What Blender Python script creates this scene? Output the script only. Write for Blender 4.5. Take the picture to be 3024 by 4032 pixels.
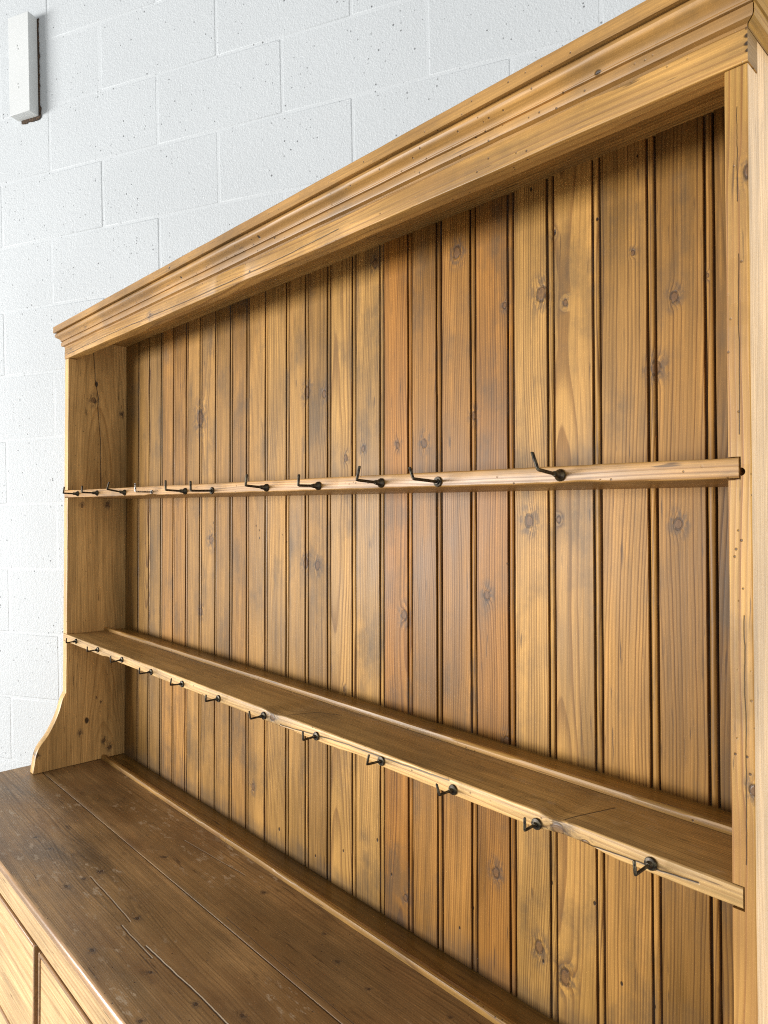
import bpy, bmesh, math, random
from mathutils import Vector, Matrix, noise as mnoise

for o in list(bpy.data.objects):
    bpy.data.objects.remove(o)
S = bpy.context.scene
C = S.collection
rnd = random.Random(11)

# ------------------------------------------------------------------ camera
Z0 = 0.87                                   # height of the dresser top above the floor
cam = bpy.data.cameras.new("camera")
camo = bpy.data.objects.new("camera", cam)
C.objects.link(camo)
S.camera = camo
cam.sensor_fit = 'VERTICAL'
cam.sensor_height = 36.0
cam.sensor_width = 27.0
cam.lens = 2708.82 / 4032 * 36
cam.clip_start, cam.clip_end = 0.02, 100
yaw, pit, rol = .8087, .0044, .012
f = Vector((-math.sin(yaw) * math.cos(pit), math.cos(yaw) * math.cos(pit), math.sin(pit)))
r_ = Vector((math.cos(yaw), math.sin(yaw), 0))
u_ = r_.cross(f)
r2 = r_ * math.cos(rol) + u_ * math.sin(rol)
u2 = -r_ * math.sin(rol) + u_ * math.cos(rol)
M = Matrix((r2, u2, -f)).transposed().to_4x4()
M.translation = Vector((2.0115, -.6865, .7098 + Z0))
camo.matrix_world = M

# ------------------------------------------------------------------ light: daylight through one wide opening in front, plus an added side lamp
w = bpy.data.worlds.new("World")
S.world = w
w.use_nodes = True
bg = w.node_tree.nodes["Background"]
bg.inputs[0].default_value = (.985, .99, 1.0, 1)
bg.inputs[1].default_value = .50
def area(name, loc, target, sx, sy, power, col):
    l = bpy.data.lights.new(name, 'AREA')
    l.shape = 'RECTANGLE'
    l.size, l.size_y, l.energy, l.color = sx, sy, power, col
    o = bpy.data.objects.new(name, l)
    C.objects.link(o)
    o.location = loc
    o.rotation_euler = (Vector(target) - Vector(loc)).to_track_quat('-Z', 'Y').to_euler()
    return o
area("doorway_light", (-4.9, -8.3, 1.25), (.6, 0, 1.2), 5.4, 2.3, 1640, (1.0, .985, .965))
area("side_fill_light", (4.3, .15, 1.1), (1.8, .12, 1.2), 1.6, 2.1, 62, (1.0, .98, .95))  # added lamp with no known opening, brightens the right panel's outer face
S.view_settings.view_transform = 'Standard'
S.view_settings.look = 'None'
S.view_settings.exposure = 0.0
S.view_settings.gamma = 1.0
S.render.film_transparent = False
S.cycles.use_denoising = False
S.cycles.filter_width = 1.1

# ------------------------------------------------------------------ node helper
class G:
    def __init__(s, name):
        s.mat = bpy.data.materials.new(name)
        s.mat.use_nodes = True
        s.t = s.mat.node_tree
        s.b = s.t.nodes["Principled BSDF"]
    def n(s, k): return s.t.nodes.new(k)
    def put(s, sock, v):
        if isinstance(v, bpy.types.NodeSocket): s.t.links.new(v, sock)
        elif isinstance(v, (tuple, list)):
            sock.default_value = (*v, 1) if len(sock.default_value) == 4 and len(v) == 3 else v
        else: sock.default_value = v
    def m(s, op, a, b=None, c=None, clamp=False):
        n = s.n('ShaderNodeMath'); n.operation = op; n.use_clamp = clamp
        for i, x in enumerate((a, b, c)):
            if x is not None: s.put(n.inputs[i], x)
        return n.outputs[0]
    def v(s, op, a, b=None):
        n = s.n('ShaderNodeVectorMath'); n.operation = op
        s.put(n.inputs[0], a)
        if b is not None: s.put(n.inputs[1], b)
        return n.outputs[1] if op in ('DISTANCE', 'LENGTH', 'DOT_PRODUCT') else n.outputs[0]
    def comb(s, x, y, z):
        n = s.n('ShaderNodeCombineXYZ')
        for i, q in enumerate((x, y, z)): s.put(n.inputs[i], q)
        return n.outputs[0]
    def sep(s, v):
        n = s.n('ShaderNodeSeparateXYZ'); s.put(n.inputs[0], v); return n.outputs
    def mix(s, fac, a, b, mode='MIX'):
        n = s.n('ShaderNodeMix'); n.data_type = 'RGBA'; n.blend_type = mode
        s.put(n.inputs[0], fac); s.put(n.inputs[6], a); s.put(n.inputs[7], b)
        return n.outputs[2]
    def noise(s, vec, scale=1.0, detail=2.0, rough=.5):
        n = s.n('ShaderNodeTexNoise')
        s.put(n.inputs['Vector'], vec)
        n.inputs['Scale'].default_value = scale; n.inputs['Detail'].default_value = detail
        n.inputs['Roughness'].default_value = rough
        return n.outputs[0]
    def step(s, x, a, b, lo=0., hi=1.):
        n = s.n('ShaderNodeMapRange'); n.interpolation_type = 'SMOOTHSTEP'
        s.put(n.inputs[0], x)
        for i, q in zip((1, 2, 3, 4), (a, b, lo, hi)): s.put(n.inputs[i], q)
        return n.outputs[0]
    def lin(s, x, a, b, lo=0., hi=1.):
        n = s.n('ShaderNodeMapRange'); s.put(n.inputs[0], x)
        for i, q in zip((1, 2, 3, 4), (a, b, lo, hi)): s.put(n.inputs[i], q)
        return n.outputs[0]
    def white(s, x):
        n = s.n('ShaderNodeTexWhiteNoise'); n.noise_dimensions = '1D'; s.put(n.inputs['W'], x); return n.outputs[0]
    def voro(s, vec, scale, rand=1.0, dim='3D'):
        n = s.n('ShaderNodeTexVoronoi'); n.voronoi_dimensions = dim
        s.put(n.inputs['Vector'], vec); n.inputs['Scale'].default_value = scale
        n.inputs['Randomness'].default_value = rand
        return n.outputs['Distance'], n.outputs['Color']
    def obj(s):
        return s.n('ShaderNodeTexCoord').outputs['Object']
    def attr(s, name):
        n = s.n('ShaderNodeAttribute'); n.attribute_type = 'OBJECT'; n.attribute_name = name
        return n.outputs['Fac']
    def bump(s, h, strength, dist):
        n = s.n('ShaderNodeBump'); n.inputs['Strength'].default_value = strength
        n.inputs['Distance'].default_value = dist; s.put(n.inputs['Height'], h)
        return n.outputs[0]

def pine(name, L, A, B, light, dark, spacing=.0034, contrast=.75, knots=(), holes=(), cracks=(), worm=0.,
         stain=.35, stain_col=(.085, .058, .032), scuff=0., rough=.38, coat=.04, knot_col=(.115, .058, .024), mott=.26, spec=.36, tide=0., lip_highlights=(), patch=None, aged=True):
    light = tuple(c * k for c, k in zip(light, AGE if aged else (1, 1, 1)))
    dark = tuple(c * k for c, k in zip(dark, AGE if aged else (1, 1, 1)))
    g = G(name)
    P = g.obj()
    xyz = dict(zip('xyz', g.sep(P)))
    cL, cA, cB = xyz[L], xyz[A], xyz[B]
    seed, pa, pb, tilt, tone, warm = (g.attr(k) for k in ('seed', 'pa', 'pb', 'tilt', 'tone', 'warm'))
    sd = g.m('MULTIPLY', seed, 37.0)
    def vec(ka, kl, kb=None, off=0.):
        return g.comb(g.m('MULTIPLY', cA, ka), g.m('ADD', g.m('MULTIPLY', cB, ka if kb is None else kb), g.m('ADD', sd, off)), g.m('MULTIPLY', cL, kl))
    # growth rings: distance from a pith line that the plank was sawn off at a slant
    w1 = g.m('MULTIPLY', g.m('SUBTRACT', g.noise(vec(4, 1.3), 1, 1), .5), .045)
    w2 = g.m('MULTIPLY', g.m('SUBTRACT', g.noise(vec(16, 4.0, off=3), 1, 2), .5), .0075)
    da = g.m('ADD', g.m('SUBTRACT', cA, pa), g.m('MULTIPLY', cL, tilt))
    db = g.m('SUBTRACT', cB, pb)
    rr = g.m('SQRT', g.m('ADD', g.m('MULTIPLY', da, da), g.m('MULTIPLY', db, db)))
    rr = g.m('ADD', g.m('ADD', rr, w1), w2)
    def nearest(lst, el, shrink=1.):
        d = None
        p = g.comb(cA, g.m('MULTIPLY', cL, el), 0.)
        wob = g.m('MULTIPLY', g.m('SUBTRACT', g.noise(vec(90, 60, off=9), 1, 1), .5), .5)
        for a, l, r in lst:
            k = g.m('DIVIDE', g.v('DISTANCE', p, (a, l * el, 0.)), r * shrink)
            d = k if d is None else g.m('MINIMUM', d, k)
        return g.m('ADD', d, wob)
    kd = nearest(knots, .72, .84) if knots else None
    if kd is not None:
        q = g.m('MULTIPLY', kd, .75)
        bul = g.m('MULTIPLY', g.m('EXPONENT', g.m('MULTIPLY', g.m('MULTIPLY', q, q), -1.)), .007)
        rr = g.m('ADD', rr, bul)
    qv = g.m('DIVIDE', rr, spacing)
    fl, fr = g.m('FLOOR', qv), g.m('FRACT', qv)
    amp = g.m('ADD', g.m('MULTIPLY', g.white(g.m('ADD', fl, sd)), .75), .25)
    prof = g.m('MULTIPLY', g.step(fr, .35, .9), g.step(fr, .92, 1.0, 1., 0.))
    ring = g.m('MULTIPLY', g.m('MULTIPLY', prof, amp), contrast)
    fib = g.noise(vec(330, 6, off=5), 1, 3, .7)
    mid = g.noise(vec(60, 2.2, off=7), 1, 2, .6)
    motl = g.noise(vec(9, 3.2, off=11), 1, 3, .55)
    col = g.mix(g.m('MULTIPLY', ring, 1.0, clamp=True), light, dark)
    col = g.mix(g.m('MULTIPLY', warm, 1.0, clamp=True), col, g.mix(1., col, (1.0, .76, .44), 'MULTIPLY'))
    val = g.m('MULTIPLY', g.lin(fib, .25, .75, .66, 1.32), g.lin(mid, .25, .75, .78, 1.20))
    val = g.m('MULTIPLY', val, g.lin(motl, .3, .7, 1 - mott, 1 + mott * .7))
    val = g.m('MULTIPLY', val, g.m('ADD', tone, 1.0))
    col = g.mix(1., col, g.comb(val, val, val), 'MULTIPLY')
    if patch:
        pt = g.step(g.noise(vec(6, 3.2, off=71), 1, 4, .6), .40, .64)
        pt = g.m('MULTIPLY', pt, g.lin(g.noise(vec(45, 6, off=73), 1, 3), .3, .7, .4, 1.1))
        col = g.mix(g.m('MULTIPLY', pt, .8, clamp=True), col, patch)
    if stain:
        st = g.step(g.noise(vec(9, 6.5, off=21), 1, 5, .64), .47, .70)
        st = g.m('MULTIPLY', st, g.lin(g.noise(vec(70, 5, off=23), 1, 2), .3, .7, .45, 1.))
        col = g.mix(g.m('MULTIPLY', st, stain), col, stain_col)
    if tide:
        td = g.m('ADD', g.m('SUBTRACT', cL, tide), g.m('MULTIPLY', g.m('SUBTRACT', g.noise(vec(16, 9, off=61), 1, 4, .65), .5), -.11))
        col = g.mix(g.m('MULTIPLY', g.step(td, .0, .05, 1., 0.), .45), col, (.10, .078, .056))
    dash = g.m('MULTIPLY', g.step(g.noise(vec(230, 16, off=81), 1, 2, .5), .64, .72), g.step(g.noise(vec(20, 6, off=83), 1, 2), .44, .6))
    col = g.mix(g.m('MULTIPLY', dash, .7), col, (.05, .026, .013))
    height = g.m('ADD', g.m('MULTIPLY', ring, -.35), g.m('MULTIPLY', fib, .5))
    if kd is not None:
        kn = g.noise(vec(130, 80, off=13), 1, 3, .65)
        halo = g.m('MULTIPLY', g.step(kd, .9, 3.2, 1., 0.), g.step(kn, .38, .62))
        col = g.mix(g.m('MULTIPLY', halo, .75), col, (.085, .058, .038))
        kin = g.step(kd, .62, .80, 1., 0.)
        rings = g.m('MULTIPLY', g.m('FRACT', g.m('MULTIPLY', kd, 5.0)), kn)
        kc = g.mix(rings, tuple(c * 1.5 for c in knot_col), tuple(c * .7 for c in knot_col))
        col = g.mix(g.m('MULTIPLY', kin, .75), col, kc)
        edge = g.m('MULTIPLY', g.step(kd, .50, .68), g.step(kd, .82, 1.02, 1., 0.))
        edge = g.m('MULTIPLY', edge, g.step(g.noise(vec(210, 150, off=15), 1, 2), .28, .5))
        col = g.mix(g.m('MULTIPLY', edge, .6), col, (.025, .013, .008))
        height = g.m('SUBTRACT', height, edge)
    if scuff:
        sc = g.step(g.noise(vec(70, 26, off=31), 1, 5, .72), .556, .656)
        sc = g.m('MULTIPLY', sc, g.step(g.noise(vec(8, 5, off=33), 1, 2), .47, .62))
        col = g.mix(g.m('MULTIPLY', sc, scuff), col, (.47, .35, .22))
        ln = g.step(g.noise(vec(420, 9, off=35), 1, 2, .6), .62, .74)
        ln = g.m('MULTIPLY', ln, g.step(g.noise(vec(9, 2.2, off=37), 1, 2), .45, .62))
        col = g.mix(g.m('MULTIPLY', ln, scuff * .55), col, (.30, .20, .115))
        dk = g.step(g.noise(vec(38, 14, off=39), 1, 4, .7), .58, .72)
        col = g.mix(g.m('MULTIPLY', dk, .35), col, (.035, .02, .012))
    if worm:
        dist, cc = g.voro(g.comb(cA, cB, cL), 95.)
        on = g.m('GREATER_THAN', g.sep(cc)[0], 1 - worm)
        cl = g.step(g.noise(vec(11, 5, off=41), 1, 2), .43, .54)
        wm = g.m('MULTIPLY', g.m('MULTIPLY', g.step(dist, .08, .16, 1., 0.), on), cl)
        col = g.mix(g.m('MULTIPLY', wm, .85), col, (.045, .022, .012))
        height = g.m('SUBTRACT', height, g.m('MULTIPLY', wm, 2.0))
    if holes:
        hd = nearest(holes, .62)
        hm = g.step(hd, .6, 1.15, 1., 0.)
        col = g.mix(g.m('MULTIPLY', hm, .93), col, (.018, .011, .008))
        height = g.m('SUBTRACT', height, g.m('MULTIPLY', hm, 2.0))
    for lst, ccol, cup in ((cracks, (.02, .011, .007), -3.0), (lip_highlights, (.62, .50, .35), 1.2)):  # dark cracks; pale lines paint highlights along their splintered edges
        if not lst: continue
        best = None
        p = g.comb(g.m('ADD', cA, g.m('MULTIPLY', g.m('SUBTRACT', g.noise(vec(25, 22, off=51), 1, 3, .6), .5), .0035)), cL, 0.)
        for line, wd in lst:
            for (a0, l0), (a1, l1) in zip(line, line[1:]):
                dx, dy = a1 - a0, l1 - l0
                ll = dx * dx + dy * dy
                rel = g.v('SUBTRACT', p, (a0, l0, 0.))
                h = g.m('DIVIDE', g.v('DOT_PRODUCT', rel, (dx, dy, 0.)), ll, clamp=True)
                n = g.n('ShaderNodeVectorMath'); n.operation = 'SCALE'
                n.inputs[0].default_value = (dx, dy, 0.); g.put(n.inputs['Scale'], h)
                dd = g.m('DIVIDE', g.v('DISTANCE', rel, n.outputs[0]), wd)
                best = dd if best is None else g.m('MINIMUM', best, dd)
        ck = g.step(best, .55, 1.3, 1., 0.)
        col = g.mix(g.m('MULTIPLY', ck, .9), col, ccol)
        height = g.m('ADD', height, g.m('MULTIPLY', g.step(best, .5, 2.2, 1., 0.), cup))
    g.put(g.b.inputs['Base Color'], col)
    g.put(g.b.inputs['Roughness'], g.m('ADD', g.lin(motl, .3, .7, rough - .07, rough + .1), g.m('MULTIPLY', ring, .08)))
    g.b.inputs['Specular IOR Level'].default_value = spec
    g.b.inputs['Coat Weight'].default_value = coat
    g.b.inputs['Coat Roughness'].default_value = .25
    g.put(g.b.inputs['Normal'], g.bump(height, .55, .00045))
    return g.mat

AGE = (.86, .79, .575)                        # a century of wax and smoke
LIGHT, DARK = (.455, .270, .098), (.160, .074, .024)
KB = [(1.2843, 2.0067, 0.0107), (1.0885, 2.038, 0.0085), (0.8904, 1.8272, 0.0128), (0.9455, 1.8188, 0.0088), (0.4534, 1.8155, 0.0206), (1.0128, 1.6877, 0.0076), (1.0625, 1.7025, 0.0065), (1.1529, 1.7027, 0.0062), (1.2174, 1.7025, 0.009), (1.4459, 1.9041, 0.0116), (1.4858, 1.8819, 0.0053), (1.64, 1.8561, 0.0074), (1.618, 1.7699, 0.0098), (1.3224, 1.7384, 0.0071), (1.5849, 1.9255, 0.0039), (1.4663, 1.9853, 0.0042), (1.6795, 1.8731, 0.0031), (1.6482, 1.5728, 0.0083), (1.4302, 1.5737, 0.0105), (1.4792, 1.5764, 0.0051), (1.1744, 1.4063, 0.01), (1.3537, 1.4574, 0.0083), (0.8926, 1.481, 0.0117), (0.9309, 1.4786, 0.0106), (0.4688, 1.3358, 0.0102), (0.513, 1.5154, 0.0132), (0.7098, 0.9726, 0.0075), (1.3766, 1.0394, 0.0091), (1.4546, 0.9623, 0.0099), (1.4975, 0.9405, 0.0121), (1.3941, 1.2417, 0.0085), (1.0169, 1.2487, 0.0052), (1.1857, 0.922, 0.0069), (1.3809, 1.9006, 0.0057)]
HB = [(0.7095, 1.5525, 0.0016), (0.7449, 1.5532, 0.0015), (0.7225, 1.543, 0.0018), (0.7243, 1.5259, 0.0018), (0.5222, 1.5559, 0.002), (0.1505, 1.4923, 0.002), (0.81, 1.5355, 0.0013), (0.8268, 1.5213, 0.0014), (1.392, 1.5434, 0.0012), (1.3924, 1.5274, 0.0011), (1.3906, 1.509, 0.0011), (1.4733, 1.0619, 0.0024), (1.5406, 1.0612, 0.0021), (1.4616, 0.9458, 0.002), (1.5802, 0.9731, 0.0021), (1.6233, 0.9658, 0.0021), (1.4675, 1.9848, 0.002), (1.5334, 1.9852, 0.0018), (1.4261, 2.0617, 0.0024), (1.5897, 2.0503, 0.0015), (1.1137, 0.9966, 0.0025), (0.813, 0.9147, 0.003), (1.0202, 0.944, 0.002), (1.151, 0.9496, 0.0019), (0.9359, 0.9033, 0.0021), (1.333, 0.9669, 0.002), (1.3064, 0.9245, 0.0018)]
KL = [(0.0704, 1.8991, 0.0086), (0.1523, 1.8662, 0.0046), (-0.0737, 0.918, 0.0051), (0.1064, 0.9217, 0.0059), (0.1208, 0.9009, 0.0059), (0.0969, 1.0337, 0.0028), (0.0827, 1.0486, 0.0023), (0.0386, 0.9562, 0.0047), (0.0404, 1.5949, 0.005), (0.1113, 1.6027, 0.0063)]
HL = [(0.0775, 1.9464, 0.0052), (0.0563, 0.988, 0.0062)]
CL = [([(0.0677, 2.06), (0.0748, 1.9537), (0.0838, 1.9063), (0.0818, 1.8817), (0.09, 1.7896), (0.0916, 1.6491)], .0009)]
CF = [([(2.0211, 0.0), (2.0234, 0.3287), (2.0196, 0.6883), (2.0196, 0.9245), (2.0209, 1.0425), (2.0255, 1.1828)], .0007)]
CS = [([(1.2203, 1.0433), (1.2307, 1.2079), (1.2312, 1.2962), (1.2345, 1.4226)], .0009), ([(1.2161, 1.5653), (1.2189, 1.594), (1.2218, 1.6171), (1.2249, 1.6813), (1.2242, 1.7043), (1.2269, 1.741)], .0009)]
CT = [([(-0.1684, 0.6557), (-0.1699, 0.7617), (-0.1734, 0.849)], .0008), ([(-0.1896, 0.8492), (-0.1897, 0.9677)], .0008), ([(-0.1833, 0.9315), (-0.1804, 1.0216), (-0.1775, 1.0932), (-0.1764, 1.1726), (-.176, 1.26)], .0011), ([(0.0367, 0.6377), (0.0552, 0.8519)], .0006), ([(-.045, .95), (-.047, 1.3)], .0004)]
KT = [(-0.1793, 0.6533, 0.0041), (-0.2139, 0.6588, 0.0047), (-0.1603, 0.8473, 0.0049), (-0.2054, 0.9984, 0.0039), (-0.1886, 1.1089, 0.0037), (-0.252, 0.8847, 0.0041), (-0.0272, 0.6791, 0.0056), (-0.1443, 0.6465, 0.0055), (-0.261, 1.0869, 0.0037), (-0.1515, 1.1721, 0.0036), (-0.1882, 0.4846, 0.0037), (-0.1929, 0.4109, 0.0046), (0.0228, 1.1736, 0.0039), (0.0166, 1.2543, 0.0032), (0.0536, 1.1043, 0.0029), (0.0626, 1.3758, 0.0031), (0.049, 0.9275, 0.0038)]

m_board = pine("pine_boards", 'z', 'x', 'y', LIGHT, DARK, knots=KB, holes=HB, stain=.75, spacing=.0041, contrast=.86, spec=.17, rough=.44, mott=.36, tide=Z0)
m_groove = pine('groove_brown', 'z', 'x', 'y', (.22, .125, .060), (.06, .034, .018), stain=.9, stain_col=(.20, .18, .16), rough=.55, coat=0)  # darker brown with grey blotches on the recessed groove faces
m_side = pine("pine_side", 'z', 'y', 'x', (.78, .53, .27), (.46, .27, .11), knots=KL, holes=HL, cracks=CL, stain=.22, contrast=.7, worm=.12)
m_side_o = pine("pine_side_outer", 'z', 'y', 'x', (.76, .55, .32), (.60, .40, .21), stain=.10, aged=False, contrast=.5, spacing=.004, rough=.3, coat=.3)
m_side_r = pine("pine_side_right", 'z', 'x', 'y', (.56, .36, .135), (.26, .115, .032), stain=.5, contrast=1.2, cracks=[([(1.7745, 1.66), (1.7735, 1.74), (1.772, 1.83)], .00035), ([(1.784, 1.26), (1.7825, 1.38), (1.780, 1.49)], .0004), ([(1.771, 1.88), (1.769, 1.97)], .0003)], patch=(.33, .16, .045), worm=.8, spacing=.0055, mott=.34,
                knots=[(1.781, 1.905, .0075), (1.798, 1.72, .004), (1.79, 1.33, .006)])
m_frieze = pine("pine_frieze", 'x', 'z', 'y', (.54, .325, .125), (.26, .122, .04), cracks=CF, stain=.5, worm=.65, spacing=.0055, contrast=.8, patch=(.30, .155, .045), mott=.36, spec=.3,
                knots=[(2.024, .52, .006)], holes=[(2.019, 1.779, .002), (2.0255, 1.779, .0026), (2.033, 1.779, .0026), (2.0145, 1.786, .0018), (2.022, .93, .0022)])
m_mould = pine("pine_moulding", 'x', 'z', 'y', (.46, .268, .10), (.24, .118, .04), stain=.5, worm=.7, spacing=.011, contrast=.38, patch=(.28, .145, .042), rough=.42, coat=.0, mott=.36,
               holes=[(2.062, 1.63, .0028), (2.091, .66, .0028), (2.066, .69, .002), (2.056, 1.02, .002), (2.067, .98, .002)])
m_return = pine("pine_return", 'y', 'z', 'x', (.47, .29, .10), (.25, .125, .04), stain=.3, worm=.5, spacing=.005)
m_end = pine("pine_end_grain", 'y', 'z', 'x', (.36, .24, .13), (.2, .12, .06), stain=.5, spacing=.003)
m_soffit = pine("pine_soffit", 'x', 'y', 'z', (.62, .40, .17), (.34, .19, .075), stain=.4)
m_shelf = pine("pine_shelf", 'x', 'z', 'y', (.62, .42, .22), (.33, .18, .075), cracks=CS, stain=.5, worm=.5, aged=True, spacing=.0042,
               knots=[(1.228, 1.02, .008), (1.226, 1.585, .01), (1.222, 1.62, .005)])
m_shelf_top = pine("pine_shelf_top", 'x', 'y', 'z', (.37, .235, .105), (.18, .10, .036), stain=.45, scuff=.25, spacing=.0028,
                   cracks=[([(.008, 1.055), (.055, 1.075), (.075, 1.115)], .0012), ([(.006, 1.59), (.075, 1.615)], .001)])
m_rail = pine("pine_rail", 'x', 'z', 'y', (.44, .27, .10), (.22, .11, .036), stain=.45, worm=.5, rough=.4, coat=.08)
m_top = pine("pine_worktop", 'x', 'y', 'z', (.43, .28, .155), (.15, .088, .044), knots=KT, cracks=CT, lip_highlights=[([(l[0][0] + .0022, l[0][1]), *[(a + .0022, b) for a, b in l[1:]]], w_ * .9) for l, w_ in CT[:4]], patch=(.20, .102, .036), contrast=.6, stain=.35, stain_col=(.085, .058, .036), scuff=1.0, worm=.2,
             spacing=.003, rough=.40, coat=.03, spec=.4, knot_col=(.04, .02, .012), mott=.42)
m_strip = pine('pine_strip', 'x', 'y', 'z', (.30, .185, .060), (.16, .085, .025), stain=.35, spacing=.004, contrast=.6)
m_nose = pine("pine_worktop_edge", 'x', 'z', 'y', (.47, .27, .12), (.30, .145, .06), stain=.25, rough=.18, coat=.7, aged=False, spacing=.006, contrast=.5)
m_front = pine("pine_fronts", 'x', 'z', 'y', (.74, .51, .26), (.50, .30, .125), stain=.10, aged=False, spacing=.006,
               knots=[(.74, .43, .008), (.72, 1.25, .01)])
m_carcass = pine("pine_carcass", 'z', 'y', 'x', (.45, .26, .10), (.25, .12, .04), stain=.3)

# brass hooks gone brown-black
g = G("aged_brass")
P = g.obj()
nz = g.noise(P, 260, 3)
g.put(g.b.inputs['Base Color'], g.mix(g.step(nz, .4, .7), (.030, .024, .018), (.10, .085, .05)))
g.b.inputs['Metallic'].default_value = .75
g.put(g.b.inputs['Roughness'], g.lin(nz, .3, .7, .34, .55))
m_brass = g.mat
g = G("worn_steel")
g.put(g.b.inputs['Base Color'], g.mix(g.step(g.noise(g.obj(), 500, 2), .42, .55), (.05, .03, .02), (.55, .52, .47)))
g.b.inputs['Metallic'].default_value = .8
g.b.inputs['Roughness'].default_value = .4
m_steel = g.mat

# painted blockwork
def paint(name, base, pits, stip):
    g = G(name)
    tc = g.n('ShaderNodeNewGeometry').outputs['Position']
    a = g.noise(tc, 210, 2, .55)
    b = g.noise(tc, 75, 3, .55)
    c = g.noise(tc, 2.2, 2)
    col = g.mix(g.step(c, .35, .7), base, tuple(x * .965 for x in base))
    h = g.m('ADD', g.m('MULTIPLY', g.step(a, .3, .75), .55), g.m('MULTIPLY', b, .9))
    if pits:
        d, cc = g.voro(tc, 105.)
        rgb = g.sep(cc)
        cl = g.step(g.noise(tc, 6.5, 2), .42, .66, .04, .36)
        on = g.m('LESS_THAN', rgb[0], cl)
        size = g.m('ADD', g.m('MULTIPLY', g.m('MULTIPLY', rgb[1], rgb[1]), .24), .07)
        pm = g.m('MULTIPLY', g.step(d, g.m('MULTIPLY', size, .6), g.m('MULTIPLY', size, 1.35), 1., 0.), on)
        col = g.mix(g.m('MULTIPLY', pm, g.m('ADD', g.m('MULTIPLY', rgb[2], .6), .25)), col, (.05, .05, .055))
        h = g.m('SUBTRACT', h, g.m('MULTIPLY', pm, 1.3))
    g.put(g.b.inputs['Base Color'], col)
    g.b.inputs['Roughness'].default_value = .62
    g.b.inputs['Specular IOR Level'].default_value = .35
    g.put(g.b.inputs['Normal'], g.bump(h, stip, .0022))
    return g.mat
WALL = (.525, .553, .566)
m_block = paint("painted_block", WALL, True, .45)
m_joint = paint("painted_mortar", (.545, .573, .586), True, .3)
m_batten = paint("painted_timber", (.60, .62, .615), False, .06)
g = G("gap_shade")  # shade of the gap behind the batten, put into a dark colour
d, cc = g.voro(g.n('ShaderNodeNewGeometry').outputs['Position'], 300)
g.put(g.b.inputs['Base Color'], g.mix(g.sep(cc)[0], (.02, .016, .013), (.10, .055, .025)))
g.b.inputs['Roughness'].default_value = .9
m_gap_shade = g.mat
g = G("concrete_floor")
tc = g.obj()
g.put(g.b.inputs['Base Color'], g.mix(g.noise(tc, 3, 5, .6), (.40, .39, .37), (.56, .55, .52)))
g.b.inputs['Roughness'].default_value = .7
g.put(g.b.inputs['Normal'], g.bump(g.noise(tc, 90, 3), .2, .003))
m_floor = g.mat

# ------------------------------------------------------------------ mesh helpers
SH = -.019                                   # the old rack has racked a little to the left
def shear(v): return (v[0] + SH * (v[2] - Z0), v[1], v[2])

def shade(me, ang, flat_big):
    me.set_sharp_from_angle(angle=math.radians(ang))
    for p in me.polygons:
        p.use_smooth = not (flat_big and max(abs(c) for c in p.normal) > .998)

def link(name, verts, faces, mats, parent=None, fmat=None, bevel=0., seg=2, sheared=True, smooth=35, wood=None):
    me = bpy.data.meshes.new(name)
    me.from_pydata([shear(v) if sheared else v for v in verts], [], faces)
    mats = mats if isinstance(mats, (list, tuple)) else [mats]
    for m in mats: me.materials.append(m)
    bm = bmesh.new(); bm.from_mesh(me)
    bmesh.ops.recalc_face_normals(bm, faces=bm.faces[:])
    if bevel:
        es = [e for e in bm.edges if len(e.link_faces) == 2 and e.calc_face_angle(0) > .6]
        bmesh.ops.bevel(bm, geom=es, offset=bevel, segments=seg, profile=.5, affect='EDGES', clamp_overlap=True)
    if fmat:
        bm.normal_update()
        for fc in bm.faces: fc.material_index = fmat(fc)
    bm.to_mesh(me); bm.free()
    shade(me, smooth, bevel > 0)
    o = bpy.data.objects.new(name, me)
    C.objects.link(o)
    if parent: o.parent = parent
    grain(o, **(wood or {}))
    return o

def grain(o, pa=0., pb=.3, tilt=0., tone=0., warm=0., seed=None):
    o['pa'], o['pb'], o['tilt'], o['tone'], o['warm'] = float(pa), float(pb), float(tilt), float(tone), float(warm)
    o['seed'] = rnd.random() if seed is None else seed

def box(x0, x1, y0, y1, z0, z1):
    v = [(x, y, z) for z in (z0, z1) for y in (y0, y1) for x in (x0, x1)]
    fs = [(0, 2, 3, 1), (4, 5, 7, 6), (0, 1, 5, 4), (1, 3, 7, 5), (3, 2, 6, 7), (2, 0, 4, 6)]
    return v, fs

def sweep(prof, axis, stations, wob=None):
    """closed 2-D profile carried along an axis; axis 'x': profile is (y,z); 'z': (x,y)"""
    vs, fs, n = [], [], len(prof)
    for k, s in enumerate(stations):
        for j, (a, b) in enumerate(prof):
            if wob: a, b = wob(s, a, b, j)
            vs.append((s, a, b) if axis == 'x' else (a, b, s) if axis == 'z' else (a, s, b))
    for k in range(len(stations) - 1):
        for j in range(n):
            fs.append((k * n + j, k * n + (j + 1) % n, (k + 1) * n + (j + 1) % n, (k + 1) * n + j))
    fs.append(tuple(range(n - 1, -1, -1)))
    fs.append(tuple((len(stations) - 1) * n + j for j in range(n)))
    return vs, fs

def prism(poly, axis, a, b):
    return sweep(poly, axis, [a, b])

def rounded(y0, y1, z0, z1, r, n=3, split=None):
    """(y,z) outline whose front (y0) edges are rounded by r"""
    p = []
    for k in range(n + 1):
        t = math.pi / 2 * k / n
        p.append((y0 + r - r * math.sin(t), z0 + r - r * math.cos(t)))
    for k in range(n + 1):
        t = math.pi / 2 * k / n
        p.append((y0 + r - r * math.cos(t), z1 - r + r * math.sin(t)))
    p += ([(split, z1)] if split else []) + [(y1, z1), (y1, z0)]
    return p

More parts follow.
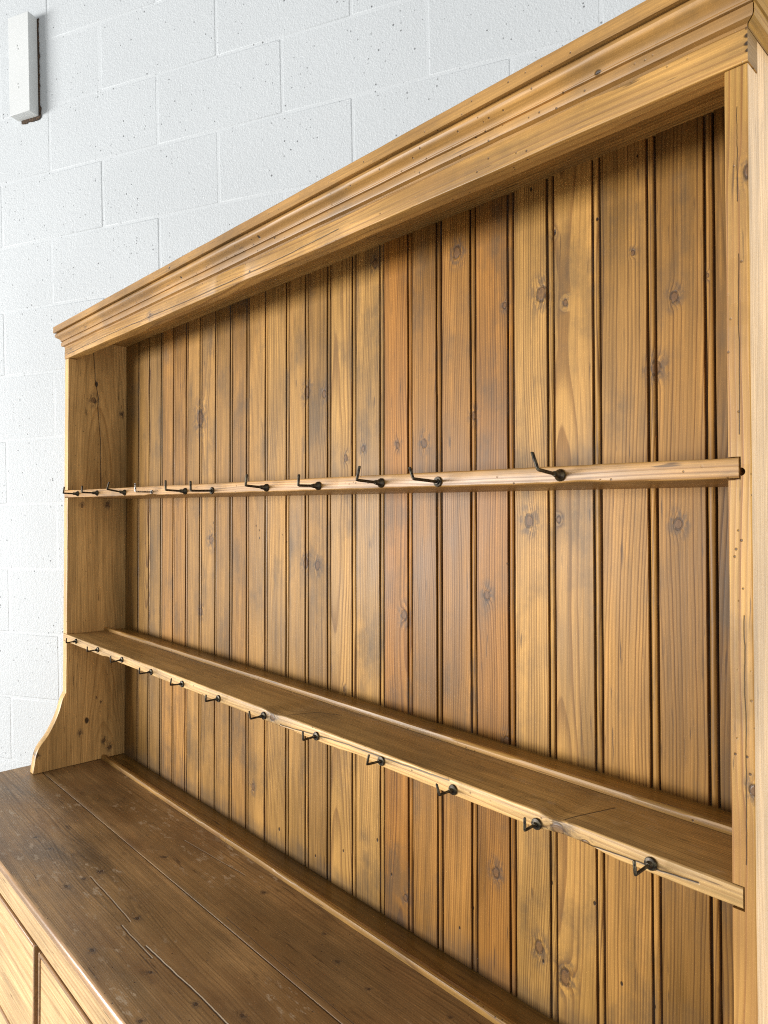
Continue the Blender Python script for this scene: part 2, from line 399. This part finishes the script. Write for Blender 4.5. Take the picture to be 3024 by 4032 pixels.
def empty(name, label, cat):
    o = bpy.data.objects.new(name, None)
    o.empty_display_size = .1
    C.objects.link(o)
    o['label'], o['category'] = label, cat
    return o

def lins(a, b, n): return [a + (b - a) * k / n for k in range(n + 1)]

# ------------------------------------------------------------------ setting
v, fs = box(-6, 7, -7, 6, -.05, 0)
fl = link("floor", v, fs, m_floor, sheared=False)
fl['kind'] = 'structure'

# block wall: stands at an angle behind the dresser
O = Vector((-.6541, .026, .7307 + Z0)); SX = Vector((.9023, .4303, .0266)).normalized()
UZ = Vector((-.0176, -.0247, .9995)); UZ = (UZ - SX * UZ.dot(SX)).normalized()
WY = UZ.cross(SX)                              # into the wall
WM = Matrix((SX, WY, UZ)).transposed().to_4x4(); WM.translation = O
wall = empty("block_wall", "white painted concrete block wall standing at an angle behind the pine dresser", "wall")
wall.matrix_world = WM
wall['kind'] = 'thing'
H, HS = .225, .2239
kmin, kmax = -7, 12
s0, s1 = -1.57, 4.25
v, fs = box(s0, s1, .0011, .10, kmin * H + .001, kmax * H)
link("mortar", v, fs, m_joint, wall, sheared=False)
def block_mesh(w):
    b = .0045
    me_v, me_f = box(.0026, w - .0026, 0, .05, .0026, H - .0026)
    return me_v, me_f
cache = {}
for k in range(kmin, kmax):
    par = k % 2
    j = -8
    while True:
        a = (j * 2 + par) * HS
        if a >= s1 - .03: break
        lo, hi = max(a, s0), min(a + 2 * HS, s1)
        j += 1
        if hi - lo < .05: continue
        key = round(hi - lo, 3)
        if key not in cache:
            vv, ff = block_mesh(hi - lo)
            o = link("block", vv, ff, m_block, wall, sheared=False, bevel=.0036, seg=2)
            cache[key] = o
        else:
            o = cache[key].copy()
            C.objects.link(o); o.parent = wall
        o.location = (lo, rnd.uniform(-.0006, .0006), k * H)
        o.rotation_euler = (0, 0, rnd.uniform(-.0015, .0015))

# white batten screwed to the wall
bat = empty("wall_batten", "short white painted timber batten fixed upright high on the block wall", "batten")
bat.matrix_world = WM @ Matrix.Translation((.09, 0, 1.325))
v, fs = box(0, .091, -.0405, -.0035, 0, .335)
link("timber", v, fs, m_batten, bat, sheared=False, bevel=.0015, seg=2)
def ragged(pts_a, pts_b, y0, y1):
    n = len(pts_a)
    vs = [(a[0], y, a[1]) for y in (y0, y1) for a in pts_a + pts_b[::-1]]
    m = 2 * n
    fs = [tuple(range(m)), tuple(range(2 * m - 1, m - 1, -1))]
    fs += [(i, (i + 1) % m, m + (i + 1) % m, m + i) for i in range(m)]
    return vs, fs
n = 40
A_ = [(.088, z) for z in lins(-.006, .333, n)]
B_ = [(.0945 + .0045 * abs(mnoise.noise((z * 90, 1, 0))) * 1.6 + (.004 if z < .03 or z > .325 else 0), z) for z in lins(-.006, .333, n)]
v, fs = ragged(A_, B_, -.0032, -.0008)  # ragged dark strips paint the shade beside and under the batten
link("gap_shade_strip", v, fs, m_gap_shade, bat, sheared=False)
A_ = [(x, .004) for x in lins(.012, .094, n)]
B_ = [(x, -.009 - .009 * abs(mnoise.noise((x * 160, 3, 0))) - .004 * abs(mnoise.noise((x * 700, 5, 0)))) for x in lins(.012, .094, n)]
v, fs = ragged(A_, B_, -.0034, -.001)
link("gap_shade_strip", v, fs, m_gap_shade, bat, sheared=False)
for zz in (.095, .225):
    for dx, dz in ((0, .006), (.003, -.006)):
        v, fs = [], []
        for k in range(10):
            t = k / 10 * math.tau
            v.append((.038 + dx + .0045 * math.cos(t), -.0412, zz + dz + .0035 * math.sin(t)))
        v.append((.038 + dx, -.0428, zz + dz))
        fs = [(k, (k + 1) % 10, 10) for k in range(10)]
        link("screw_head", v, fs, m_batten, bat, sheared=False)

# ------------------------------------------------------------------ the dresser
W, T, TR, D = 1.80, .0264, .0215, .1637
ZU, TSU, ZL, TSL = .7683 + Z0, .0206, .3678 + Z0, .0207
HF, HTOP = 1.1394 + Z0, 1.2308 + Z0
SOF = 1.1995 + Z0
dr = empty("pine_dresser", "antique waxed pine dresser with open plate rack, boarded back and two rows of hooks", "dresser")

# side panels with scrolled feet
scroll = [(-.0007, .2055), (-.0098, .1868), (-.0177, .1585), (-.0296, .129), (-.0473, .0969), (-.0668, .0718), (-.0764, .0511), (-.081, .0232), (-.0843, .0006)]
def smooth_curve(p, n=4):
    out = []
    for i in range(len(p) - 1):
        p0, p1, p2, p3 = p[max(i - 1, 0)], p[i], p[i + 1], p[min(i + 2, len(p) - 1)]
        for k in range(n):
            t = k / n
            out.append(tuple(.5 * (2 * b + (c - a) * t + (2 * a - 5 * b + 4 * c - d_) * t * t + (3 * b - a - 3 * c + d_) * t ** 3) for a, b, c, d_ in zip(p0, p1, p2, p3)))
    return out + [p[-1]]
def panel(x0, x1, mat, wood):
    out = [(D + .016, .0006 + Z0), (D + .016, SOF)]
    out += [(.0249, SOF), (.0249, HF - .0006), (.0, HF - .0006)]
    out += [(0., z) for z in lins(HF - .03, .24 + Z0, 40)]
    out += [(y, z + Z0) for y, z in smooth_curve(scroll)]
    def wob(sx, a, b, j):
        return (a + .0009 * mnoise.noise((b * 11, x0 + sx, 2)) + .0005 * mnoise.noise((b * 45, sx, 6)), b) if abs(a) < .001 else (a, b)
    v, fs = sweep(out, 'x', [x0, x1], wob)
    return link("side_panel", v, fs, mat, dr, bevel=.0016, seg=2, wood=wood, fmat=(lambda fc: 1 if fc.normal.x > .7 else 0) if isinstance(mat, list) else None)
pl = panel(0, T, m_side, dict(pa=.11, pb=.12, tilt=.008, tone=0))
pr = panel(W - TR, W, [m_side_r, m_side_o], dict(pa=1.70, pb=.03, tilt=.012, tone=.02, warm=.25))
# housings for the shelf ends, cut out of the front edge
def cut(target, shapes):
    tmp = []
    for v, fs in shapes:
        me = bpy.data.meshes.new("cutter"); me.from_pydata([shear(q) for q in v], [], fs)
        bm = bmesh.new(); bm.from_mesh(me); bmesh.ops.recalc_face_normals(bm, faces=bm.faces[:]); bm.to_mesh(me); bm.free()
        o = bpy.data.objects.new("cutter", me); C.objects.link(o); tmp.append(o)
        md = target.modifiers.new("cut", 'BOOLEAN'); md.operation = 'DIFFERENCE'; md.object = o; md.solver = 'EXACT'
    dg = bpy.context.evaluated_depsgraph_get()
    me = bpy.data.meshes.new_from_object(target.evaluated_get(dg))
    target.modifiers.clear()
    target.data = me
    for o in tmp: bpy.data.objects.remove(o)
    shade(me, 35, True)
def hole(x, z, r, y0, y1):
    n = 14
    v = [(x + r * math.cos(k / n * math.tau), y, z + r * math.sin(k / n * math.tau)) for y in (y0, y1) for k in range(n)]
    return v, [tuple(range(n)), tuple(range(2 * n - 1, n - 1, -1))] + [(k, (k + 1) % n, n + (k + 1) % n, n + k) for k in range(n)]
cut(pr, [box(W - .03, W - .0100, -.01, .02, ZU - TSU - .0012, ZU + .0005), box(W - .03, W - .0102, -.01, .02, ZL - TSL - .0012, ZL + .0010),
         hole(W - .0100, .7545 + Z0, .0040, -.01, .016)])
cut(pl, [box(.0045, .04, -.01, .02, ZU - TSU - .0006, ZU + .0006), box(.0035, .04, -.01, .02, ZL - TSL - .0004, ZL + .0006)])

# tongue and groove back boards
beads = [(.0278, .0368), (.1099, .1241), (.1813, .1948), (.2536, .2682), (.3263, .3371), (.3955, .4091), (.4648, .4814), (.5395, .5555), (.6114, .6223), (.6804, .6928), (.7547, .7679), (.8323, .8491), (.9013, .9138), (.9699, .9857), (1.0451, 1.0586), (1.1214, 1.1353), (1.1927, 1.2050), (1.2583, 1.2743), (1.3310, 1.3445), (1.4035, 1.4175), (1.4740, 1.4867), (1.5451, 1.5598), (1.6237, 1.6347), (1.6942, 1.7078), (1.7665, 1.7800)]
beads = [beads[0]] + [((a + b) / 2 - .0066, (a + b) / 2 + .0066) for a, b in beads[1:]]
tones = [-.35, -.25, -.32, -.1, -.1, 0, 0, -.18, -.2, .02, .08, .03, -.15, .12, .15, -.08, -.2, -.1, -.15, .18, .16, -.02, -.25, -.42]
warms = [.1, .05, 0, .4, .4, .1, .1, .15, .3, .1, 0, .05, .1, 0, 0, .85, .55, .55, .75, 0, .05, .2, .3, .3]
for i in range(len(beads) - 1):
    xa = beads[i][1]
    b0, b1 = beads[i + 1]
    r = (b1 - b0 - .0050) / 2
    xc = b0 + .0026 + r
    p = [(xa - .0038, .0072), (xa + .0002, .0072), (xa + .0003, .0012), (xa + .0011, 0), (b0 - .0006, 0), (b0 + .0001, .0007), (b0 + .0003, .0048), (b0 + .0021, .0048)]
    for k in range(7):
        t = math.pi * k / 6
        p.append((xc - r * math.cos(t), .0026 - .0024 * math.sin(t)))
    p += [(b1 - .0021, .0066), (b1 - .0021, .0155), (xa - .0038, .0155)]
    p = [(x, y + D) for x, y in p]
    sd = rnd.random() * 50
    off = rnd.uniform(-.0005, .0005)
    def wob(s, a, b, j):
        dx = .0007 * mnoise.noise((s * 6, sd, j // 4)) + .0004 * mnoise.noise((s * 24, sd, j // 2 + 7))
        dy = .0005 * mnoise.noise((s * 3, sd + 9, 0)) + off
        return a + dx, b + dy
    v, fs = sweep(p, 'z', lins(Z0 + .0004, SOF + .006, 40), wob)
    xm = (xa + b0) / 2
    rift = rnd.random() < .8
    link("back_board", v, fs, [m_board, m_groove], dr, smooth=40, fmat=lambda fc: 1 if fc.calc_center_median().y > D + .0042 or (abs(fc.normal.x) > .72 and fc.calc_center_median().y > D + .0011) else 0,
         wood=dict(pa=xm + (rnd.choice((-1, 1)) * rnd.uniform(.05, .12) if rift else rnd.uniform(-.03, .03)) + 1.5 * 0, pb=D + rnd.uniform(.012, .07),
                   tilt=rnd.uniform(-.02, .02) * (0.4 if rift else 1), tone=tones[i], warm=warms[i]))
# narrow scribed fillet between the left side panel and the first board
p = [(.0266, D + .002), (.0300, D + .0005), (.0328, D + .002), (.0331, D + .012), (.0266, D + .012)]
v, fs = sweep(p, 'z', lins(Z0 + .0004, SOF + .006, 12))
link("edge_fillet", v, fs, m_board, dr, wood=dict(pa=.1, pb=.3, tone=-.3))

# frieze, cornice and soffit
p = rounded(-.0012, .0247, HF, SOF + .004, .0012)
def wob(s, a, b, j):
    return a + .0004 * mnoise.noise((s * 4, 3, j)), b + (.0009 * mnoise.noise((s * 9, 8, 0)) if b < HF + .004 else 0)
v, fs = sweep(p, 'x', lins(-.0004, W + .0004, 90), wob)
link("frieze", v, fs, [m_frieze, m_end], dr, fmat=lambda fc: 1 if abs(fc.normal.x) > .8 else 0, wood=dict(pa=HF + .10, pb=.05, tilt=.006, tone=.0))
v, fs = box(T - .004, W - TR + .004, .0247, D + .0155, SOF, SOF + .012)
link("soffit_board", v, fs, m_soffit, dr, wood=dict(pa=.05, pb=HTOP + .1))
cp = [(.0005, .0312), (.0014, .0316), (.0016, .0348), (.0078, .0362), (.0087, .0385), (.0088, .0470), (.0066, .0481), (.0064, .0492), (.0098, .0497), (.0101, .0508),
      (.0094, .0522), (.0104, .0545), (.0130, .0572), (.0165, .0592), (.0190, .0607), (.0208, .0630), (.0217, .0660), (.0213, .0690), (.0198, .0712), (.0150, .0718), (.0140, .0735),
      (.0243, .0737), (.0248, .0742), (.0248, .0905), (.0240, .0914), (.0005, .0914)]
cp = [(e, z + HF) for e, z in cp]
cp = [(e, z) for e, z in cp]
def mould(kind):
    vs, n = [], len(cp)
    if kind == 'front':
        st = lins(0, 1, 70)
        for s in st:
            for j, (e, z) in enumerate(cp):
                xl, xr = -e, W + e - .0009
                x = xl + (xr - xl) * s
                wz = .0006 * mnoise.noise((x * 7, 2, j * .13)) + .0004 * mnoise.noise((x * 30, 5, j * .3)) * (1 if 0 < s < 1 else 2)
                vs.append((x, -e + .0004 * mnoise.noise((x * 8, 4, j * .2)), z + wz))
    else:
        st = lins(0, 1, 6)
        for s in st:
            for e, z in cp:
                y0 = -e + .0004
                y = y0 + (D + .014 - y0) * s
                vs.append((W + e + .0003 if kind == 'right' else -e - .0003, y, z))
    fs = []
    for k in range(len(st) - 1):
        for j in range(n):
            fs.append((k * n + j, k * n + (j + 1) % n, (k + 1) * n + (j + 1) % n, (k + 1) * n + j))
    fs += [tuple(range(n - 1, -1, -1)), tuple((len(st) - 1) * n + j for j in range(n))]
    return vs, fs
for kind, mt in (('front', m_mould), ('left', m_return), ('right', m_return)):
    v, fs = mould(kind)
    link("cornice_moulding", v, fs, mt, dr, smooth=24, wood=dict(pa=HTOP + .04 if kind == 'front' else HTOP, pb=.03 if kind == 'front' else W - .05, tilt=.004, tone=.02))
v, fs = box(.001, W - .001, .0, D + .015, SOF + .0125, HTOP - .002)
link("top_board", v, fs, m_soffit, dr)

# shelves
def shelf(z, ts, x0, x1, chips, wood):
    p = rounded(-.0010, D + .0075, z - ts, z, .0022, 3, .113 if z < 1.4 else None)
    def wob(s, a, b, j):
        if a < .004:
            top = b > z - ts / 2
            k = .0010 * mnoise.noise((s * 7, z, 1 if top else 2)) + .0006 * mnoise.noise((s * 40, z, 4 if top else 5))
            for cx, cw, cd, ct in chips:
                if ct == top:
                    k += cd * max(0, 1 - ((s - cx) / cw) ** 2) ** 2
            b += -abs(k) if top else abs(k)
            a += .0006 * mnoise.noise((s * 5, z + 3, 0))
        return a, b
    v, fs = sweep(p, 'x', lins(x0, x1, 200), wob)
    return link("shelf", v, fs, [m_shelf, m_shelf_top, m_strip], dr, fmat=lambda fc: 2 if z < 1.4 and fc.normal.z > .9 and fc.calc_center_median().y > .112 else 1 if abs(fc.normal.z) > .93 and fc.calc_center_median().y > .002 else 0, wood=wood)
su = shelf(ZU, TSU, .0052, W - .0115, [(.55, .05, .003, False), (1.62, .05, .002, False)], dict(pa=ZU + .05, pb=.03, tilt=.004, warm=.55, tone=-.2))
slo = shelf(ZL, TSL, .0042, W - .0115, [(.32, .05, .003, False), (1.03, .035, .003, True), (1.61, .06, .005, False), (1.585, .02, .003, True), (1.25, .05, .003, False)], dict(pa=ZL + .03, pb=.02, tilt=.01, warm=.0, tone=.22))

def rail(parent, y, z, h, wdt, x0, x1, wood):
    p = [(y, z + .0003), (y - .0006, z + h * .55), (y + .0006, z + h * .9), (y + wdt * .3, z + h), (y + wdt * .55, z + h * .96), (y + wdt * .62, z + h * .80), (y + wdt * .70, z + h * .88), (y + wdt * .95, z + h * .8), (y + wdt, z + .0003)]
    def wob(s, a, b, j): return a + .0012 * mnoise.noise((s * 3, z, 0)), b + (.0006 * mnoise.noise((s * 20, z, j)) if b > z + .002 else 0)
    v, fs = sweep(p, 'x', lins(x0, x1, 80), wob)
    return link("plate_rail", v, fs, m_rail, parent, smooth=50, wood=wood)
rail(slo, .103, ZL, .0095, .0125, T + .0004, W - TR - .0004, dict(pa=ZL + .2, pb=.05, tone=.05, warm=.1))

# hooks, screwed into the shelf edges: flange, rod and upturned tip in one piece
def hook(parent, x, z, rod, dip, tx, tz, r, fr, flen, mat, cone):
    vs, fs = [], []
    n = 12
    prof = [(0, fr * .96), (.0012, fr), (.0026, fr * .92), (flen * .45, fr * (.55 if cone else .4)), (flen * .8, r * 1.7), (flen, r * 1.45), (flen * 1.02, r * 1.02)]
    rings = []
    for yy, rad in prof:
        t = yy / rod
        c = Vector((0, -yy, dip * t))
        rings.append([c + Vector((rad * math.cos(k / n * math.tau), 0, rad * math.sin(k / n * math.tau))) for k in range(n)])
    b = r * 1.3
    e = Vector((0, -rod, dip))
    tip = Vector((tx, -rod, dip + tz))
    ud = (tip - e).normalized()
    rings.append([e + Vector((0, b, 0)) + Vector((r * math.cos(k / n * math.tau), 0, r * math.sin(k / n * math.tau))) for k in range(n)])
    m1 = (Vector((0, -1, 0)) + ud).normalized()
    up = Vector((0, 1, 0)) + ud
    up.normalize()
    side = Vector((1, 0, 0))
    for c, uvec in ((e + Vector((0, .12 * b, .1 * b)), up), (e + ud * b * 1.0, None), (tip - ud * .0012, None)):
        uu = uvec if uvec else (ud.cross(side)).normalized() * 1
        # keep the ring's 'up' facing the shelf once the rod has turned
        if uvec is None: uu = Vector((0, 1, 0)) - ud * ud.y
        uu.normalize()
        rings.append([c + side * (r * math.cos(k / n * math.tau)) + uu * (r * math.sin(k / n * math.tau)) for k in range(n)])
    rings.append([tip + side * (r * .72 * math.cos(k / n * math.tau)) + Vector((0, 1, 0)) * (r * .72 * math.sin(k / n * math.tau)) for k in range(n)])
    for rg in rings: vs += [tuple(q) for q in rg]
    for a in range(len(rings) - 1):
        for k in range(n):
            fs.append((a * n + k, a * n + (k + 1) % n, (a + 1) * n + (k + 1) % n, (a + 1) * n + k))
    fs += [tuple(range(n)), tuple(range((len(rings) - 1) * n, len(rings) * n))]
    o = link("hook", vs, fs, mat, parent, sheared=False, smooth=45)
    o.location = shear((x, -.0012, z))
    o.rotation_euler = (0, rnd.uniform(-.05, .05), 0)
    return o
UP = [(.1084, .7574, .038, .0003, .0065, .0173), (.2441, .7573, .039, .0005, .003, .0169), (.4123, .7557, .0425, .0063, .0112, .0177), (.5581, .7551, .0385, -.0004, -.0015, .0185), (.7127, .754, .044, .0011, -.0009, .0199), (.8204, .7534, .0457, -.0015, -.0008, .0185), (1.0086, .7551, .0432, .0023, .0042, .0192), (1.1551, .7552, .0402, -.0008, .0016, .0174), (1.3018, .7561, .0477, .0022, .0066, .0193), (1.4119, .7549, .0481, .0019, -.0057, .0158), (1.5978, .7574, .045, .0039, -.0088, .0197)]
LO = [(.1042, .3596, .0264, -.0014, .0026, .013), (.2546, .3591, .0271, -.0009, -.0002, .0122), (.4021, .3575, .0273, -.0025, -.0011, .0142), (.5584, .3553, .0274, 0, -.0002, .0134), (.7025, .3555, .0267, .0017, .0031, .0147), (.8478, .3545, .0277, -.0007, .0007, .0128), (1.0016, .3555, .028, -.0004, -.0034, .0129), (1.1504, .3555, .0267, -.0008, -.0017, .0135), (1.3018, .3561, .0285, .0015, .0044, .0148), (1.437, .355, .0275, .0002, -.0053, .0129), (1.5642, .3531, .0247, -.0004, .0004, .0147), (1.7008, .358, .0341, .0003, -.0015, .0135)]
for i, (x, z, rod, dip, tx, tz) in enumerate(UP):
    flat = i in (5, 9)
    if i == 3: hook(su, x, z + Z0, rod, dip, tx, tz, .0020, .0046, .005, m_steel, False)
    else: hook(su, x, z + Z0, rod, dip, tx, tz, .0021, .0072, .004 if flat else .0135, m_brass, not flat)
for i, (x, z, rod, dip, tx, tz) in enumerate(LO):
    hook(slo, x, z + Z0, rod, dip, tx, tz, .0017, .0070, .0075 if i % 3 else .009, m_brass, i in (1, 5, 11))

# worktop: two planks, the front one nosed, and its plate rail
YF, YP = -.2823, -.0596
def plank(y0, y1, nose, wood):
    th = .0205
    if nose:
        p = []
        for k in range(9):
            t = math.pi * (k / 8)
            p.append((y0 + .0085 - .0085 * math.sin(t) ** .8, -th / 2 - th / 2 * math.cos(t)))
        p = [(y, z + Z0) for y, z in p] + [(y1, Z0), (y1, Z0 - th)]
    else:
        p = [(y0, Z0 - th), (y0, Z0 - .0012), (y0 + .0006, Z0 + .0002), (y0 + .0020, Z0 + .0008), (y0 + .012, Z0 + .0002), (.108, Z0), (y1, Z0), (y1, Z0 - th)]
    def wob(s, a, b, j):
        da = .0009 * mnoise.noise((s * 2.3, y0, 1)) if abs(a - y1) < .002 or abs(a - y0) < .002 else 0
        return a + da, b + .0005 * mnoise.noise((s * 3, a * 6, 4)) + (.0004 * mnoise.noise((s * 14, a * 60, 4)) if nose and a < y0 + .006 else 0)
    v, fs = sweep(p, 'x', lins(-.055, W + .055, 120), wob)
    return link("worktop_plank", v, fs, [m_top, m_nose, m_strip], dr, smooth=30, fmat=lambda fc: 1 if nose and fc.calc_center_median().y < y0 + .006 else 2 if fc.calc_center_median().y > .107 else 0, wood=wood)
plank(YF, YP - .0011, True, dict(pa=-.15, pb=Z0 - .05, tilt=.012, tone=.04))
plank(YP + .0011, D + .02, False, dict(pa=.10, pb=Z0 - .07, tilt=-.01, tone=-.06))
rail(dr, .098, Z0, .0115, .0135, T + .0004, W - TR - .0004, dict(pa=.9, pb=.3, tone=.05, warm=.1))

# base cupboard below: frieze rail, three drawers, plain lower front
YB = -.272
ZB = Z0 - .0205
v, fs = box(-.030, W + .030, YB, YB + .022, ZB - .0555, ZB - .0004)
link("top_rail", v, fs, m_front, dr, bevel=.0012, wood=dict(pa=Z0 - .2, pb=-.15, tilt=.004, warm=.1, tone=.02))
xs = [(.060, .6745), (.6975, 1.312), (1.335, 1.745)]
for a, b in xs:
    z1, z0 = Z0 - .0785, Z0 - .305
    v, fs = box(a + .007, b - .007, YB - .0008, YB + .020, z0 + .007, z1 - .007)
    d_ = link("drawer", v, fs, m_front, dr, bevel=.001, wood=dict(pa=Z0 - .19 + rnd.uniform(-.05, .05), pb=YB + .05, tilt=rnd.uniform(-.08, .08), warm=.15, tone=.06))
    for n_, bb in enumerate(((a, a + .0068, z0, z1), (b - .0068, b, z0, z1), (a + .0069, b - .0069, z1 - .0068, z1), (a + .0069, b - .0069, z0, z0 + .0068))):
        v, fs = box(bb[0], bb[1], YB - .0035, YB + .018, bb[2], bb[3])
        link("cock_bead", v, fs, m_nose, d_, bevel=.002, seg=2, wood=dict(pa=.3, pb=.3, tone=-.05))
v, fs = box(-.024, W + .024, YB + .060, YB + .072, .08, ZB - .0006)
link("carcass_front", v, fs, m_carcass, dr, wood=dict(tone=-.5))  # darkened tone paints in the shade of the deep drawer gaps
for a, b in ((-.030, .052), (1.753, W + .030)):
    v, fs = box(a, b, YB, YB + .022, .08, ZB - .0562)
    link("corner_stile", v, fs, m_front, dr, bevel=.0012)
v, fs = box(.0528, 1.7522, YB + .001, YB + .022, .10, Z0 - .3085)
link("lower_front", v, fs, m_front, dr, bevel=.0012, wood=dict(pa=.2, pb=-.1, tilt=.03))
for x0, x1 in ((-.032, -.012), (W + .012, W + .032)):
    v, fs = box(x0, x1, YB + .023, D + .016, .08, ZB - .0005)
    link("carcass_side", v, fs, m_carcass, dr, bevel=.001)
v, fs = box(-.01, W + .01, D + .002, D + .014, .08, ZB - .0005)
link("carcass_back", v, fs, m_carcass, dr)
v, fs = box(-.035, W + .035, YB - .006, D + .016, 0, .0795)
link("plinth", v, fs, m_front, dr, bevel=.002)
